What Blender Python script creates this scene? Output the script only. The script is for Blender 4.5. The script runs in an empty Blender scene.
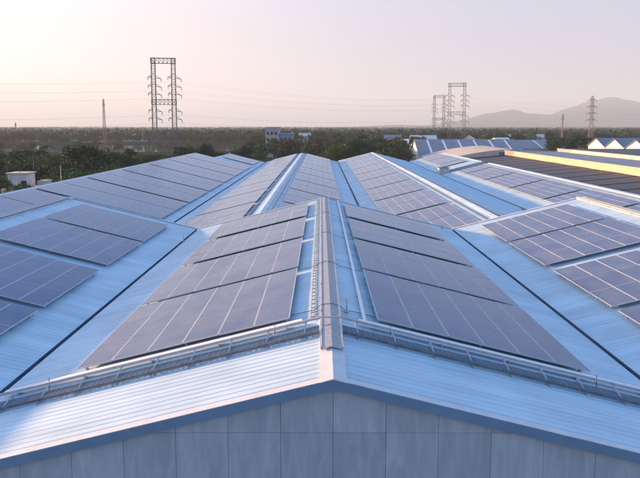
import bpy, math, random
from mathutils import Vector, noise
random.seed(7)
scene = bpy.context.scene
col = scene.collection
R = math.radians

# ------------------------------------------------------------------ camera
CAM = Vector((-0.25, -0.70, 15.107))
cam_data = bpy.data.cameras.new('camera')
cam = bpy.data.objects.new('camera', cam_data)
col.objects.link(cam)
cam_data.sensor_width = 36.0
cam_data.lens = 28.63
cam_data.shift_y = -0.107          # the photograph is a crop: its centre lies below the lens axis
cam_data.clip_start = 0.1
cam_data.clip_end = 30000.0
cam.location = CAM
cam.rotation_euler = (R(90 - 5.0), 0.0, R(0.118))
scene.camera = cam

# ------------------------------------------------------------------ sky and sun
SUN_EL = R(9.0)
SUN_PHI = R(22.0)            # how far ahead of due left the sun stands
SUN_DIR = Vector((-math.cos(SUN_PHI) * math.cos(SUN_EL), math.sin(SUN_PHI) * math.cos(SUN_EL), math.sin(SUN_EL)))
world = bpy.data.worlds.new('World')
scene.world = world
world.use_nodes = True
wn = world.node_tree.nodes
wl = world.node_tree.links
wn.clear()
w_out = wn.new('ShaderNodeOutputWorld')
w_bg = wn.new('ShaderNodeBackground')
w_sky = wn.new('ShaderNodeTexSky')
w_sky.sky_type = 'NISHITA'
w_sky.sun_disc = False
w_sky.sun_elevation = SUN_EL
w_sky.sun_rotation = math.atan2(SUN_DIR.x, SUN_DIR.y)
w_sky.altitude = 50
w_sky.air_density = 1.0
w_sky.dust_density = 1.0
w_sky.ozone_density = 2.5
w_bg.inputs['Strength'].default_value = 0.13
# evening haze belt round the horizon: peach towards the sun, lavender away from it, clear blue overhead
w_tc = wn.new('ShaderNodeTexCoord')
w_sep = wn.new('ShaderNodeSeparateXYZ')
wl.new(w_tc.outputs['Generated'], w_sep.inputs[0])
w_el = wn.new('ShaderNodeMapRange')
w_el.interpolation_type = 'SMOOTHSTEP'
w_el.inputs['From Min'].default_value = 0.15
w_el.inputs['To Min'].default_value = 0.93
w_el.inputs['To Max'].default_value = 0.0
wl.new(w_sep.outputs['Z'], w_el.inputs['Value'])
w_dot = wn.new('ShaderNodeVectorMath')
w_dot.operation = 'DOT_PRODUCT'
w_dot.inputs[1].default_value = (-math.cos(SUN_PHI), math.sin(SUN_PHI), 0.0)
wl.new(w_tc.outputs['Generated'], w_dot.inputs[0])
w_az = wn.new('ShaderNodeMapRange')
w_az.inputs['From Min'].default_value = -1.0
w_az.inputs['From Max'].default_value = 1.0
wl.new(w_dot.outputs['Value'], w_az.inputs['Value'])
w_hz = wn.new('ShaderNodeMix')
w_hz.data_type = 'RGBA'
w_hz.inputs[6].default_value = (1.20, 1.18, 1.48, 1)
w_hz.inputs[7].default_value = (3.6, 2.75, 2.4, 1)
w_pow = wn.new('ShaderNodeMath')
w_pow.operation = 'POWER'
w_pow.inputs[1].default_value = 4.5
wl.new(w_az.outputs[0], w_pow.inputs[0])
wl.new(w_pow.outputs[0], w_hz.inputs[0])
w_wid = wn.new('ShaderNodeMapRange')      # glow reaches higher on the sun's side; unseen spread shaped for panel reflections
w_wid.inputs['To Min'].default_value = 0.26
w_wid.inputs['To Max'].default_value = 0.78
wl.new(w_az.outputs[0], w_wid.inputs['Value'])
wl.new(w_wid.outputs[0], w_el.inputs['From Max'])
w_tint = wn.new('ShaderNodeMix')
w_tint.data_type = 'RGBA'
w_tint.blend_type = 'MULTIPLY'
w_tint.inputs[0].default_value = 1.0
w_tint.inputs[7].default_value = (0.85, 1.0, 1.12, 1)
wl.new(w_sky.outputs[0], w_tint.inputs[6])
w_mix = wn.new('ShaderNodeMix')
w_mix.data_type = 'RGBA'
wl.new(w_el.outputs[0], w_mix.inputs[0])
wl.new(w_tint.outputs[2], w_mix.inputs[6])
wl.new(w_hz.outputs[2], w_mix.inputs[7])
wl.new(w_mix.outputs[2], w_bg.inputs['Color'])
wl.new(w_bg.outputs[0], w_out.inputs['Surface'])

sun_data = bpy.data.lights.new('sun', 'SUN')
sun_data.energy = 5.0
sun_data.angle = R(1.8)
sun_data.color = (1.0, 0.56, 0.26)
sun = bpy.data.objects.new('sun', sun_data)
col.objects.link(sun)
sun.rotation_euler = (-SUN_DIR).to_track_quat('-Z', 'Y').to_euler()

vs = scene.view_settings
vs.view_transform = 'Standard'
vs.look = 'None'
vs.exposure = 1.91
vs.gamma = 1.0
vs.use_curve_mapping = False

# ------------------------------------------------------------------ material helpers
def mat(name, color, rough=0.6, metal=0.0, var=0.0, scale=1.0, stretch=(1, 1, 1), bump=0.0, spec=0.5,
        color2=None, lo=0.35, hi=0.65, detail=5.0):
    m = bpy.data.materials.new(name)
    m.use_nodes = True
    nt = m.node_tree
    b = nt.nodes['Principled BSDF']
    b.inputs['Roughness'].default_value = rough
    b.inputs['Metallic'].default_value = metal
    b.inputs['Specular IOR Level'].default_value = spec
    c1 = (*color, 1)
    b.inputs['Base Color'].default_value = c1
    if var > 0 or color2 or bump > 0:
        tc = nt.nodes.new('ShaderNodeTexCoord')
        mp = nt.nodes.new('ShaderNodeMapping')
        mp.inputs['Scale'].default_value = stretch
        nt.links.new(tc.outputs['Object'], mp.inputs[0])
        nz = nt.nodes.new('ShaderNodeTexNoise')
        nz.inputs['Scale'].default_value = scale
        nz.inputs['Detail'].default_value = detail
        nz.inputs['Roughness'].default_value = 0.6
        nt.links.new(mp.outputs[0], nz.inputs['Vector'])
        rp = nt.nodes.new('ShaderNodeValToRGB')
        rp.color_ramp.elements[0].position = lo
        rp.color_ramp.elements[1].position = hi
        c2 = color2 if color2 else tuple(min(1, c * (1 + var)) for c in color)
        c0 = color if color2 else tuple(c * (1 - var) for c in color)
        rp.color_ramp.elements[0].color = (*c0, 1)
        rp.color_ramp.elements[1].color = (*c2, 1)
        nt.links.new(nz.outputs['Fac'], rp.inputs[0])
        nt.links.new(rp.outputs[0], b.inputs['Base Color'])
        if bump > 0:
            bp = nt.nodes.new('ShaderNodeBump')
            bp.inputs['Strength'].default_value = bump
            bp.inputs['Distance'].default_value = 0.05
            nt.links.new(nz.outputs['Fac'], bp.inputs['Height'])
            nt.links.new(bp.outputs[0], b.inputs['Normal'])
    return m

M = {}
def roof_material():
    m = bpy.data.materials.new('painted_roof_metal')
    m.use_nodes = True
    nt = m.node_tree
    b = nt.nodes['Principled BSDF']
    b.inputs['Roughness'].default_value = 0.42
    gm = nt.nodes.new('ShaderNodeNewGeometry')
    sp = nt.nodes.new('ShaderNodeSeparateXYZ')
    nt.links.new(gm.outputs['Position'], sp.inputs[0])
    # each sheet is one metre wide and has its own slight shade
    fl = nt.nodes.new('ShaderNodeMath'); fl.operation = 'FLOOR'
    nt.links.new(sp.outputs['Y'], fl.inputs[0])
    wh = nt.nodes.new('ShaderNodeTexWhiteNoise'); wh.noise_dimensions = '1D'
    nt.links.new(fl.outputs[0], wh.inputs['W'])
    # streaks that ran down the slope
    mp = nt.nodes.new('ShaderNodeMapping'); mp.inputs['Scale'].default_value = (0.25, 3.0, 0.25)
    nt.links.new(gm.outputs['Position'], mp.inputs[0])
    nz = nt.nodes.new('ShaderNodeTexNoise'); nz.inputs['Scale'].default_value = 1.0; nz.inputs['Detail'].default_value = 7; nz.inputs['Roughness'].default_value = 0.65
    nt.links.new(mp.outputs[0], nz.inputs['Vector'])
    st = nt.nodes.new('ShaderNodeValToRGB')
    st.color_ramp.elements[0].position = 0.34; st.color_ramp.elements[0].color = (0.42, 0.565, 0.66, 1)
    st.color_ramp.elements[1].position = 0.58; st.color_ramp.elements[1].color = (0.515, 0.67, 0.775, 1)
    nt.links.new(nz.outputs['Fac'], st.inputs[0])
    # blotches of grime
    n2 = nt.nodes.new('ShaderNodeTexNoise'); n2.inputs['Scale'].default_value = 0.55; n2.inputs['Detail'].default_value = 8
    nt.links.new(gm.outputs['Position'], n2.inputs['Vector'])
    r2 = nt.nodes.new('ShaderNodeMapRange'); r2.inputs['From Min'].default_value = 0.35; r2.inputs['From Max'].default_value = 0.65
    r2.inputs['To Min'].default_value = 0.90; r2.inputs['To Max'].default_value = 1.05
    nt.links.new(n2.outputs['Fac'], r2.inputs['Value'])
    r1 = nt.nodes.new('ShaderNodeMapRange'); r1.inputs['To Min'].default_value = 0.95; r1.inputs['To Max'].default_value = 1.05
    nt.links.new(wh.outputs['Value'], r1.inputs['Value'])
    mu = nt.nodes.new('ShaderNodeMath'); mu.operation = 'MULTIPLY'
    nt.links.new(r1.outputs[0], mu.inputs[0]); nt.links.new(r2.outputs[0], mu.inputs[1])
    sc = nt.nodes.new('ShaderNodeVectorMath'); sc.operation = 'SCALE'
    nt.links.new(st.outputs[0], sc.inputs[0]); nt.links.new(mu.outputs[0], sc.inputs['Scale'])
    nt.links.new(sc.outputs[0], b.inputs['Base Color'])
    # gentle waviness of the thin sheet
    bp = nt.nodes.new('ShaderNodeBump'); bp.inputs['Strength'].default_value = 0.12; bp.inputs['Distance'].default_value = 0.05
    nt.links.new(n2.outputs['Fac'], bp.inputs['Height']); nt.links.new(bp.outputs[0], b.inputs['Normal'])
    return m
M['roof'] = roof_material()
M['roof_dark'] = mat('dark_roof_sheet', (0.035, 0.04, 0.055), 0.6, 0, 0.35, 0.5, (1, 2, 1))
M['roof_grey'] = mat('grey_roof_sheet', (0.17, 0.21, 0.27), 0.6, 0, 0.2, 0.4, (1, 2, 1))
M['cap'] = mat('ridge_flashing', (0.58, 0.61, 0.64), 0.45, 0, 0.08, 2.0)
M['fascia'] = mat('fascia_metal', (0.15, 0.26, 0.39), 0.5, 0, 0.08, 1.5)
M['gutter'] = mat('gutter_metal', (0.10, 0.14, 0.20), 0.6, 0, 0.2, 2.0)
M['frame'] = mat('panel_aluminium', (0.52, 0.55, 0.60), 0.45, 0.2)
M['steel'] = mat('galvanised_steel', (0.46, 0.49, 0.53), 0.5, 0.3, 0.12, 6.0)
M['dsteel'] = mat('dark_steel', (0.13, 0.16, 0.20), 0.5, 0.3, 0.2, 6.0)
M['msteel'] = mat('weathered_steel', (0.24, 0.30, 0.37), 0.5, 0.3, 0.12, 6.0)
M['duct'] = mat('white_duct', (0.72, 0.74, 0.76), 0.4, 0, 0.06, 4.0)
M['cable'] = mat('black_cable', (0.02, 0.02, 0.025), 0.6)
M['cream'] = mat('cream_wall', (0.50, 0.45, 0.38), 0.8, 0, 0.08, 0.5)
M['white'] = mat('white_wall', (0.74, 0.73, 0.70), 0.8, 0, 0.08, 0.5)
M['pinkwall'] = mat('weathered_render', (0.60, 0.54, 0.51), 0.85, 0, 0.15, 0.8)
M['glass'] = mat('window_glass', (0.03, 0.04, 0.05), 0.12)
M['tower'] = mat('tower_steel', (0.20, 0.175, 0.175), 0.6, 0.2)
M['tower_red'] = mat('mast_red', (0.40, 0.16, 0.13), 0.6)
M['wire'] = mat('wire', (0.16, 0.15, 0.16), 0.6)
M['bark'] = mat('bark', (0.09, 0.07, 0.055), 0.9, 0, 0.3, 3.0)
M['water'] = mat('water', (0.03, 0.04, 0.05), 0.06, 0, bump=0.15, scale=0.6, color2=(0.035, 0.045, 0.05))
M['hill'] = mat('hill_forest', (0.020, 0.036, 0.046), 0.95, 0, 0.3, 0.004, spec=0.0)

def wall_material():
    m = bpy.data.materials.new('stained_cement_panel')
    m.use_nodes = True
    nt = m.node_tree
    b = nt.nodes['Principled BSDF']
    b.inputs['Roughness'].default_value = 0.75
    gm = nt.nodes.new('ShaderNodeNewGeometry')
    mp = nt.nodes.new('ShaderNodeMapping')
    mp.inputs['Scale'].default_value = (3.2, 1, 0.7)
    mp.inputs['Rotation'].default_value = (0, R(12), 0)
    nt.links.new(gm.outputs['Position'], mp.inputs[0])
    nz = nt.nodes.new('ShaderNodeTexNoise')
    nz.inputs['Scale'].default_value = 1.5
    nz.inputs['Detail'].default_value = 7
    nz.inputs['Distortion'].default_value = 0.8
    nt.links.new(mp.outputs[0], nz.inputs['Vector'])
    rp = nt.nodes.new('ShaderNodeValToRGB')
    rp.color_ramp.elements[0].position = 0.34
    rp.color_ramp.elements[1].position = 0.66
    rp.color_ramp.elements[0].color = (0.34, 0.40, 0.47, 1)
    rp.color_ramp.elements[1].color = (0.44, 0.505, 0.57, 1)
    nt.links.new(nz.outputs['Fac'], rp.inputs[0])
    oi = nt.nodes.new('ShaderNodeObjectInfo')
    mm = nt.nodes.new('ShaderNodeMapRange')
    mm.inputs['To Min'].default_value = 0.92
    mm.inputs['To Max'].default_value = 1.08
    nt.links.new(oi.outputs['Random'], mm.inputs['Value'])
    mx = nt.nodes.new('ShaderNodeVectorMath')
    mx.operation = 'SCALE'
    nt.links.new(rp.outputs[0], mx.inputs[0])
    nt.links.new(mm.outputs[0], mx.inputs['Scale'])
    nt.links.new(mx.outputs[0], b.inputs['Base Color'])
    return m
M['wall'] = wall_material()

def solar_material():
    m = bpy.data.materials.new('solar_glass')
    m.use_nodes = True
    nt = m.node_tree
    b = nt.nodes['Principled BSDF']
    tc = nt.nodes.new('ShaderNodeTexCoord')
    sx = nt.nodes.new('ShaderNodeSeparateXYZ')
    nt.links.new(tc.outputs['Object'], sx.inputs[0])
    def line(out, pitch, off, width):
        a = nt.nodes.new('ShaderNodeMath'); a.operation = 'ADD'; a.inputs[1].default_value = off
        nt.links.new(out, a.inputs[0])
        p = nt.nodes.new('ShaderNodeMath'); p.operation = 'PINGPONG'; p.inputs[1].default_value = pitch / 2
        nt.links.new(a.outputs[0], p.inputs[0])
        l = nt.nodes.new('ShaderNodeMath'); l.operation = 'LESS_THAN'; l.inputs[1].default_value = width / 2
        nt.links.new(p.outputs[0], l.inputs[0])
        return l
    lx = line(sx.outputs['X'], 0.158, 0.0, 0.010)
    ly = line(sx.outputs['Y'], 0.158, 0.0, 0.010)
    mxm = nt.nodes.new('ShaderNodeMath'); mxm.operation = 'MAXIMUM'
    nt.links.new(lx.outputs[0], mxm.inputs[0]); nt.links.new(ly.outputs[0], mxm.inputs[1])
    oi = nt.nodes.new('ShaderNodeObjectInfo')
    rp = nt.nodes.new('ShaderNodeValToRGB')
    rp.color_ramp.elements[0].color = (0.003, 0.056, 0.170, 1)
    rp.color_ramp.elements[1].color = (0.005, 0.076, 0.210, 1)
    nt.links.new(oi.outputs['Random'], rp.inputs[0])
    mc = nt.nodes.new('ShaderNodeMix'); mc.data_type = 'RGBA'
    nt.links.new(mxm.outputs[0], mc.inputs[0])
    nt.links.new(rp.outputs[0], mc.inputs[6])
    mc.inputs[7].default_value = (0.06, 0.10, 0.22, 1)
    # dust film
    nz = nt.nodes.new('ShaderNodeTexNoise')
    gm = nt.nodes.new('ShaderNodeNewGeometry')
    nt.links.new(gm.outputs['Position'], nz.inputs['Vector'])
    nz.inputs['Scale'].default_value = 0.9
    nz.inputs['Detail'].default_value = 6
    mr = nt.nodes.new('ShaderNodeMapRange')
    mr.inputs['From Min'].default_value = 0.3; mr.inputs['From Max'].default_value = 0.7
    mr.inputs['To Min'].default_value = 0.14; mr.inputs['To Max'].default_value = 0.29
    nt.links.new(nz.outputs['Fac'], mr.inputs['Value'])
    md = nt.nodes.new('ShaderNodeMix'); md.data_type = 'RGBA'
    nt.links.new(mr.outputs[0], md.inputs[0])
    nt.links.new(mc.outputs[2], md.inputs[6])
    md.inputs[7].default_value = (0.52, 0.46, 0.42, 1)
    nt.links.new(md.outputs[2], b.inputs['Base Color'])
    rr = nt.nodes.new('ShaderNodeMapRange')
    rr.inputs['From Min'].default_value = 0.3; rr.inputs['From Max'].default_value = 0.7
    rr.inputs['To Min'].default_value = 0.17; rr.inputs['To Max'].default_value = 0.28
    nt.links.new(nz.outputs['Fac'], rr.inputs['Value'])
    nt.links.new(rr.outputs[0], b.inputs['Roughness'])
    # anti-reflection coated glass: a bluish mirror image that strengthens at a flat view
    b.inputs['Specular IOR Level'].default_value = 0.0
    fr = nt.nodes.new('ShaderNodeFresnel'); fr.inputs['IOR'].default_value = 1.42
    gl = nt.nodes.new('ShaderNodeBsdfGlossy'); gl.inputs['Color'].default_value = (0.78, 0.885, 1.0, 1)
    nt.links.new(rr.outputs[0], gl.inputs['Roughness'])
    ms = nt.nodes.new('ShaderNodeMixShader')
    nt.links.new(fr.outputs[0], ms.inputs[0]); nt.links.new(b.outputs[0], ms.inputs[1]); nt.links.new(gl.outputs[0], ms.inputs[2])
    nt.links.new(ms.outputs[0], nt.nodes['Material Output'].inputs['Surface'])
    return m
M['solar'] = solar_material()

M['solar_dark'] = mat('dimmed_solar_glass', (0.008, 0.014, 0.036), 0.35, 0, spec=0.1)  # dark copy of the solar glass; dimness at a flat tilt put into colour
M['dframe'] = mat('dimmed_frame', (0.03, 0.035, 0.05), 0.5)
def leaf_material(name, dark, light):
    m = bpy.data.materials.new(name)
    m.use_nodes = True
    nt = m.node_tree
    b = nt.nodes['Principled BSDF']
    b.inputs['Roughness'].default_value = 0.7
    b.inputs['Specular IOR Level'].default_value = 0.08
    gm = nt.nodes.new('ShaderNodeNewGeometry')
    oi = nt.nodes.new('ShaderNodeObjectInfo')
    ad = nt.nodes.new('ShaderNodeMath'); ad.operation = 'MULTIPLY_ADD'
    nt.links.new(gm.outputs['Random Per Island'], ad.inputs[0]); ad.inputs[1].default_value = 0.5
    h = nt.nodes.new('ShaderNodeMath'); h.operation = 'MULTIPLY'; h.inputs[1].default_value = 0.5
    nt.links.new(oi.outputs['Random'], h.inputs[0])
    nt.links.new(h.outputs[0], ad.inputs[2])
    rp = nt.nodes.new('ShaderNodeValToRGB')
    rp.color_ramp.elements[0].color = (*dark, 1)
    rp.color_ramp.elements[1].color = (*light, 1)
    nt.links.new(ad.outputs[0], rp.inputs[0])
    nt.links.new(rp.outputs[0], b.inputs['Base Color'])
    return m
M['leaf_a'] = leaf_material('leaf_dark', (0.010, 0.032, 0.021), (0.028, 0.066, 0.034))
M['leaf_b'] = leaf_material('leaf_mid', (0.045, 0.080, 0.028), (0.095, 0.140, 0.048))
M['leaf_c'] = leaf_material('leaf_dry', (0.046, 0.046, 0.026), (0.085, 0.085, 0.042))

def ground_material():
    m = mat('ground_scrub', (0.026, 0.040, 0.020), 0.95, 0, 0, 0.012, color2=(0.055, 0.064, 0.034), lo=0.45, hi=0.72, detail=9, spec=0.0)
    return m
M['ground'] = ground_material()

# ------------------------------------------------------------------ mesh helpers
class MB:
    def __init__(self):
        self.v = []; self.f = []; self.m = []
    def face(self, pts, mi=0):
        i = len(self.v)
        self.v += [tuple(p) for p in pts]
        self.f.append(tuple(range(i, i + len(pts)))); self.m.append(mi)
    def box(self, x0, x1, y0, y1, z0, z1, mi=0):
        i = len(self.v)
        self.v += [(x0, y0, z0), (x1, y0, z0), (x1, y1, z0), (x0, y1, z0), (x0, y0, z1), (x1, y0, z1), (x1, y1, z1), (x0, y1, z1)]
        for q in ((0, 3, 2, 1), (4, 5, 6, 7), (0, 1, 5, 4), (1, 2, 6, 5), (2, 3, 7, 6), (3, 0, 4, 7)):
            self.f.append(tuple(i + k for k in q)); self.m.append(mi)
        return self
    def bar(self, a, b, w, h=None, mi=0, up=(0, 0, 1)):
        a = Vector(a); b = Vector(b); h = h or w
        d = (b - a).normalized()
        u = Vector(up)
        if abs(d.dot(u)) > 0.98: u = Vector((0, 1, 0))
        s = d.cross(u).normalized(); t = s.cross(d).normalized()
        i = len(self.v)
        for p in (a, b):
            for cs, ct in ((-1, -1), (1, -1), (1, 1), (-1, 1)):
                self.v.append(tuple(p + s * (cs * w / 2) + t * (ct * h / 2)))
        for q in ((0, 1, 5, 4), (1, 2, 6, 5), (2, 3, 7, 6), (3, 0, 4, 7), (3, 2, 1, 0), (4, 5, 6, 7)):
            self.f.append(tuple(i + k for k in q)); self.m.append(mi)
        return self
    def tube(self, pts, rad, n=6, mi=0):
        pts = [Vector(p) for p in pts]
        rads = rad if isinstance(rad, (list, tuple)) else [rad] * len(pts)
        base = len(self.v)
        for k, p in enumerate(pts):
            d = (pts[min(k + 1, len(pts) - 1)] - pts[max(k - 1, 0)]).normalized()
            u = Vector((0, 0, 1)) if abs(d.z) < 0.9 else Vector((1, 0, 0))
            s = d.cross(u).normalized(); t = s.cross(d)
            for j in range(n):
                an = 2 * math.pi * j / n
                self.v.append(tuple(p + s * math.cos(an) * rads[k] + t * math.sin(an) * rads[k]))
        for k in range(len(pts) - 1):
            for j in range(n):
                a = base + k * n + j; b2 = base + k * n + (j + 1) % n
                self.f.append((a, b2, b2 + n, a + n)); self.m.append(mi)
        self.f.append(tuple(base + j for j in reversed(range(n)))); self.m.append(mi)
        e = base + (len(pts) - 1) * n
        self.f.append(tuple(e + j for j in range(n))); self.m.append(mi)
        return self
    def prism(self, poly, y0, y1, mi=0):
        """polygon in XZ, extruded along Y"""
        n = len(poly); i = len(self.v)
        for y in (y0, y1):
            self.v += [(p[0], y, p[1]) for p in poly]
        self.f.append(tuple(i + k for k in range(n))); self.m.append(mi)
        self.f.append(tuple(i + n + k for k in reversed(range(n)))); self.m.append(mi)
        for k in range(n):
            a = i + k; b = i + (k + 1) % n
            self.f.append((b, a, a + n, b + n)); self.m.append(mi)
        return self
    def mesh(self, name, mats, smooth=False):
        me = bpy.data.meshes.new(name)
        me.from_pydata(self.v, [], self.f)
        for mm in (mats if isinstance(mats, (list, tuple)) else [mats]):
            me.materials.append(M[mm] if isinstance(mm, str) else mm)
        me.polygons.foreach_set('material_index', self.m)
        if smooth: me.polygons.foreach_set('use_smooth', [True] * len(self.f))
        me.update()
        return me
    def build(self, name, mats, parent=None, smooth=False, loc=None):
        return link(name, self.mesh(name, mats, smooth), parent, loc)

def link(name, me, parent=None, loc=None, rot=None):
    o = bpy.data.objects.new(name, me)
    col.objects.link(o)
    if parent is not None: o.parent = parent
    if loc is not None: o.location = loc
    if rot is not None: o.rotation_euler = rot
    return o

def tag(o, label=None, cat=None, group=None, kind=None):
    if label: o['label'] = label
    if cat: o['category'] = cat
    if group: o['group'] = group
    if kind: o['kind'] = kind
    return o

def thing(name, label, cat, loc=(0, 0, 0), group=None, rot=None):
    o = link(name, None, None, loc, rot)
    o.empty_display_size = 0.2
    return tag(o, label, cat, group)

ORD = ['first', 'second', 'third', 'fourth', 'fifth', 'sixth', 'seventh', 'eighth', 'ninth', 'tenth', 'eleventh',
       'twelfth', 'thirteenth', 'fourteenth', 'fifteenth', 'sixteenth', 'seventeenth', 'eighteenth', 'nineteenth', 'twentieth']

# ------------------------------------------------------------------ ground, water, hills
g = MB()
NG = 40
for i in range(NG):
    for j in range(NG):
        x0 = -9000 + 18000 * i / NG; x1 = -9000 + 18000 * (i + 1) / NG
        y0 = -3000 + 15000 * j / NG; y1 = -3000 + 15000 * (j + 1) / NG
        g.face([(x0, y0, 0), (x1, y0, 0), (x1, y1, 0), (x0, y1, 0)])
tag(g.build('ground', 'ground'), kind='structure')

def sheet(name, pts, z, material, kind='structure'):
    m = MB(); m.face([(x, y, z) for x, y in pts])
    return tag(m.build(name, material), kind=kind)
sheet('river', [(-360, 306), (-280, 300), (-200, 304), (-130, 298), (-80, 300), (-52, 312), (-50, 350), (-70, 378), (-120, 392), (-200, 396), (-280, 392), (-360, 396)], 0.03, 'water')
M['field'] = mat('dry_field', (0.10, 0.11, 0.055), 0.95, 0, 0.2, 0.1, spec=0.0)
sheet('field', [(-70, 190), (-44, 196), (-40, 228), (-64, 232), (-84, 214)], 0.02, 'field')
M['yard'] = mat('concrete_yard', (0.22, 0.21, 0.20), 0.9, 0, 0.15, 0.2)
sheet('yard', [(-34, -12), (120, -12), (120, 190), (-34, 190)], 0.012, 'yard')

HILL = [(-6500, 0), (-600, 0), (300, 8), (750, 28), (1100, 22), (1500, 70), (1750, 130), (2000, 165), (2150, 130), (2400, 120), (2650, 190),
        (2850, 250), (3020, 282), (3200, 250), (3500, 205), (3900, 240), (4400, 260), (5200, 180), (6200, 60), (7500, 10)]
def hill_h(x):
    for (a, ha), (b, hb) in zip(HILL, HILL[1:]):
        if a <= x <= b:
            t = (x - a) / (b - a); t = t * t * (3 - 2 * t)
            return ha + (hb - ha) * t
    return 0
hm = MB()
HX, HY = 150, 16
for j in range(HY + 1):
    for i in range(HX + 1):
        x = -700 + 8000 * i / HX; y = 4500 + 1800 * j / HY
        env = math.sin(math.pi * j / HY) ** 0.9
        n = noise.fractal(Vector((x * 0.0022, y * 0.0022, 3.1)), 1.0, 2.0, 5)
        h = hill_h(x * 5400 / (y * 0.6 + 5400 * 0.4)) * 1.10 * env * (1 + 0.16 * n)
        hm.v.append((x, y, h - 1.5))
for j in range(HY):
    for i in range(HX):
        a = j * (HX + 1) + i
        hm.f.append((a, a + 1, a + HX + 2, a + HX + 1)); hm.m.append(0)
tag(hm.build('hills', 'hill', smooth=True), kind='structure')

# ------------------------------------------------------------------ building pieces
T = 0.25
CT = math.cos(math.atan(T))
def ribbed(x0, z0, x1, z1, y0, y1, pitch=0.20, rib=0.010, rb=0.06, rt=0.03, cuts=1):
    """ribbed metal sheet between ridge edge (x0,z0) and valley edge (x1,z1); ribs run down the slope"""
    prof = []
    n = max(1, int(round((y1 - y0) / pitch))); p = (y1 - y0) / n
    for k in range(n):
        c = y0 + p * (k + 0.5)
        prof += [(c - p / 2, 0), (c - rb / 2, 0), (c - rt / 2, rib), (c + rt / 2, rib), (c + rb / 2, 0)]
    prof.append((y1, 0))
    L = math.hypot(x1 - x0, z1 - z0)
    nx, nz = -(z1 - z0) / L, (x1 - x0) / L
    if nz < 0: nx, nz = -nx, -nz
    m = MB()
    for (y, h) in prof:
        m.v.append((x0 + nx * h, y, z0 + nz * h)); m.v.append((x1 + nx * h, y, z1 + nz * h))
    flip = (x1 > x0)
    for k in range(len(prof) - 1):
        q = (2 * k, 2 * k + 1, 2 * k + 3, 2 * k + 2)
        m.f.append(q if flip else q[::-1]); m.m.append(0)
    return m

def ridge_cap(x, z, y0, y1, w=0.28, t=T):
    m = MB()
    h = 0.045
    poly = [(x - w, z - t * w + h), (x, z + h + 0.012), (x + w, z - t * w + h), (x + w, z - t * w + 0.005), (x, z + 0.005), (x - w, z - t * w + 0.005)]
    m.prism(poly, y0, y1)
    return m

def gutter(x, z, y0, y1, w=0.26, d=0.16):
    m = MB()
    m.box(x - w / 2, x + w / 2, y0, y1, z - d - 0.02, z - d)
    m.box(x - w / 2 - 0.02, x - w / 2, y0, y1, z - d - 0.02, z + 0.0)
    m.box(x + w / 2, x + w / 2 + 0.02, y0, y1, z - d - 0.02, z + 0.0)
    return m

def fascia(x0, z0, x1, z1, y0, y1, h):
    m = MB()
    m.prism([(x0, z0), (x1, z1), (x1, z1 - h), (x0, z0 - h)], y0, y1)
    return m

# ------------------------------------------------------------------ FRONT BUILDING (three bays)
W = 9.1
ZR, YF, YB = 10.0, 9.13, 35.4
ZV = ZR - T * W
bld = thing('factory_building', 'front factory with three light blue ribbed gable roofs and grey panelled gable wall', 'building', (0, YF, 0))
def bl(mb, name, mats, parent=bld, smooth=False):
    o = mb.build(name, mats, parent, smooth)
    o.matrix_parent_inverse = bld.matrix_world.inverted()
    return o
bpy.context.view_layer.update()
g2 = 0.085
for bx in (-2 * W, 0, 2 * W):
    for s in (-1, 1):
        o = bl(ribbed(bx, ZR, bx + s * (W - g2), ZR - T * (W - g2), YF, YB), 'roof_slope', 'roof')
        # flat edge flashings along the front and rear rake
        xa, xb = bx, bx + s * (W - g2)
        za, zb = ZR + 0.045, ZR - T * (W - g2) + 0.045
        for ya, yb in ((YF - 0.02, YF + 0.16), (YB - 0.16, YB + 0.02)):
            bl(MB().prism([(xa, za), (xb, zb), (xb, zb - 0.012), (xa, za - 0.012)], ya, yb), 'rake_flashing', 'cap')
        bl(fascia(xa, ZR + 0.03, xb, ZR - T * (W - g2) + 0.03, YF - 0.035, YF - 0.003, 0.205), 'fascia', 'fascia')
        bl(fascia(xa, ZR + 0.03, xb, ZR - T * (W - g2) + 0.03, YB + 0.003, YB + 0.035, 0.27), 'fascia', 'fascia')
    bl(ridge_cap(bx, ZR, YF - 0.03, YB + 0.03), 'ridge_cap', 'cap')
for gx in (-W, W):
    bl(gutter(gx, ZV + 0.02, YF + 0.02, YB - 0.02, 0.17, 0.12), 'gutter', 'gutter')
def roof_z(x):
    k = min((-2 * W, 0, 2 * W), key=lambda c: abs(x - c))
    return ZR - T * abs(x - k)
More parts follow.
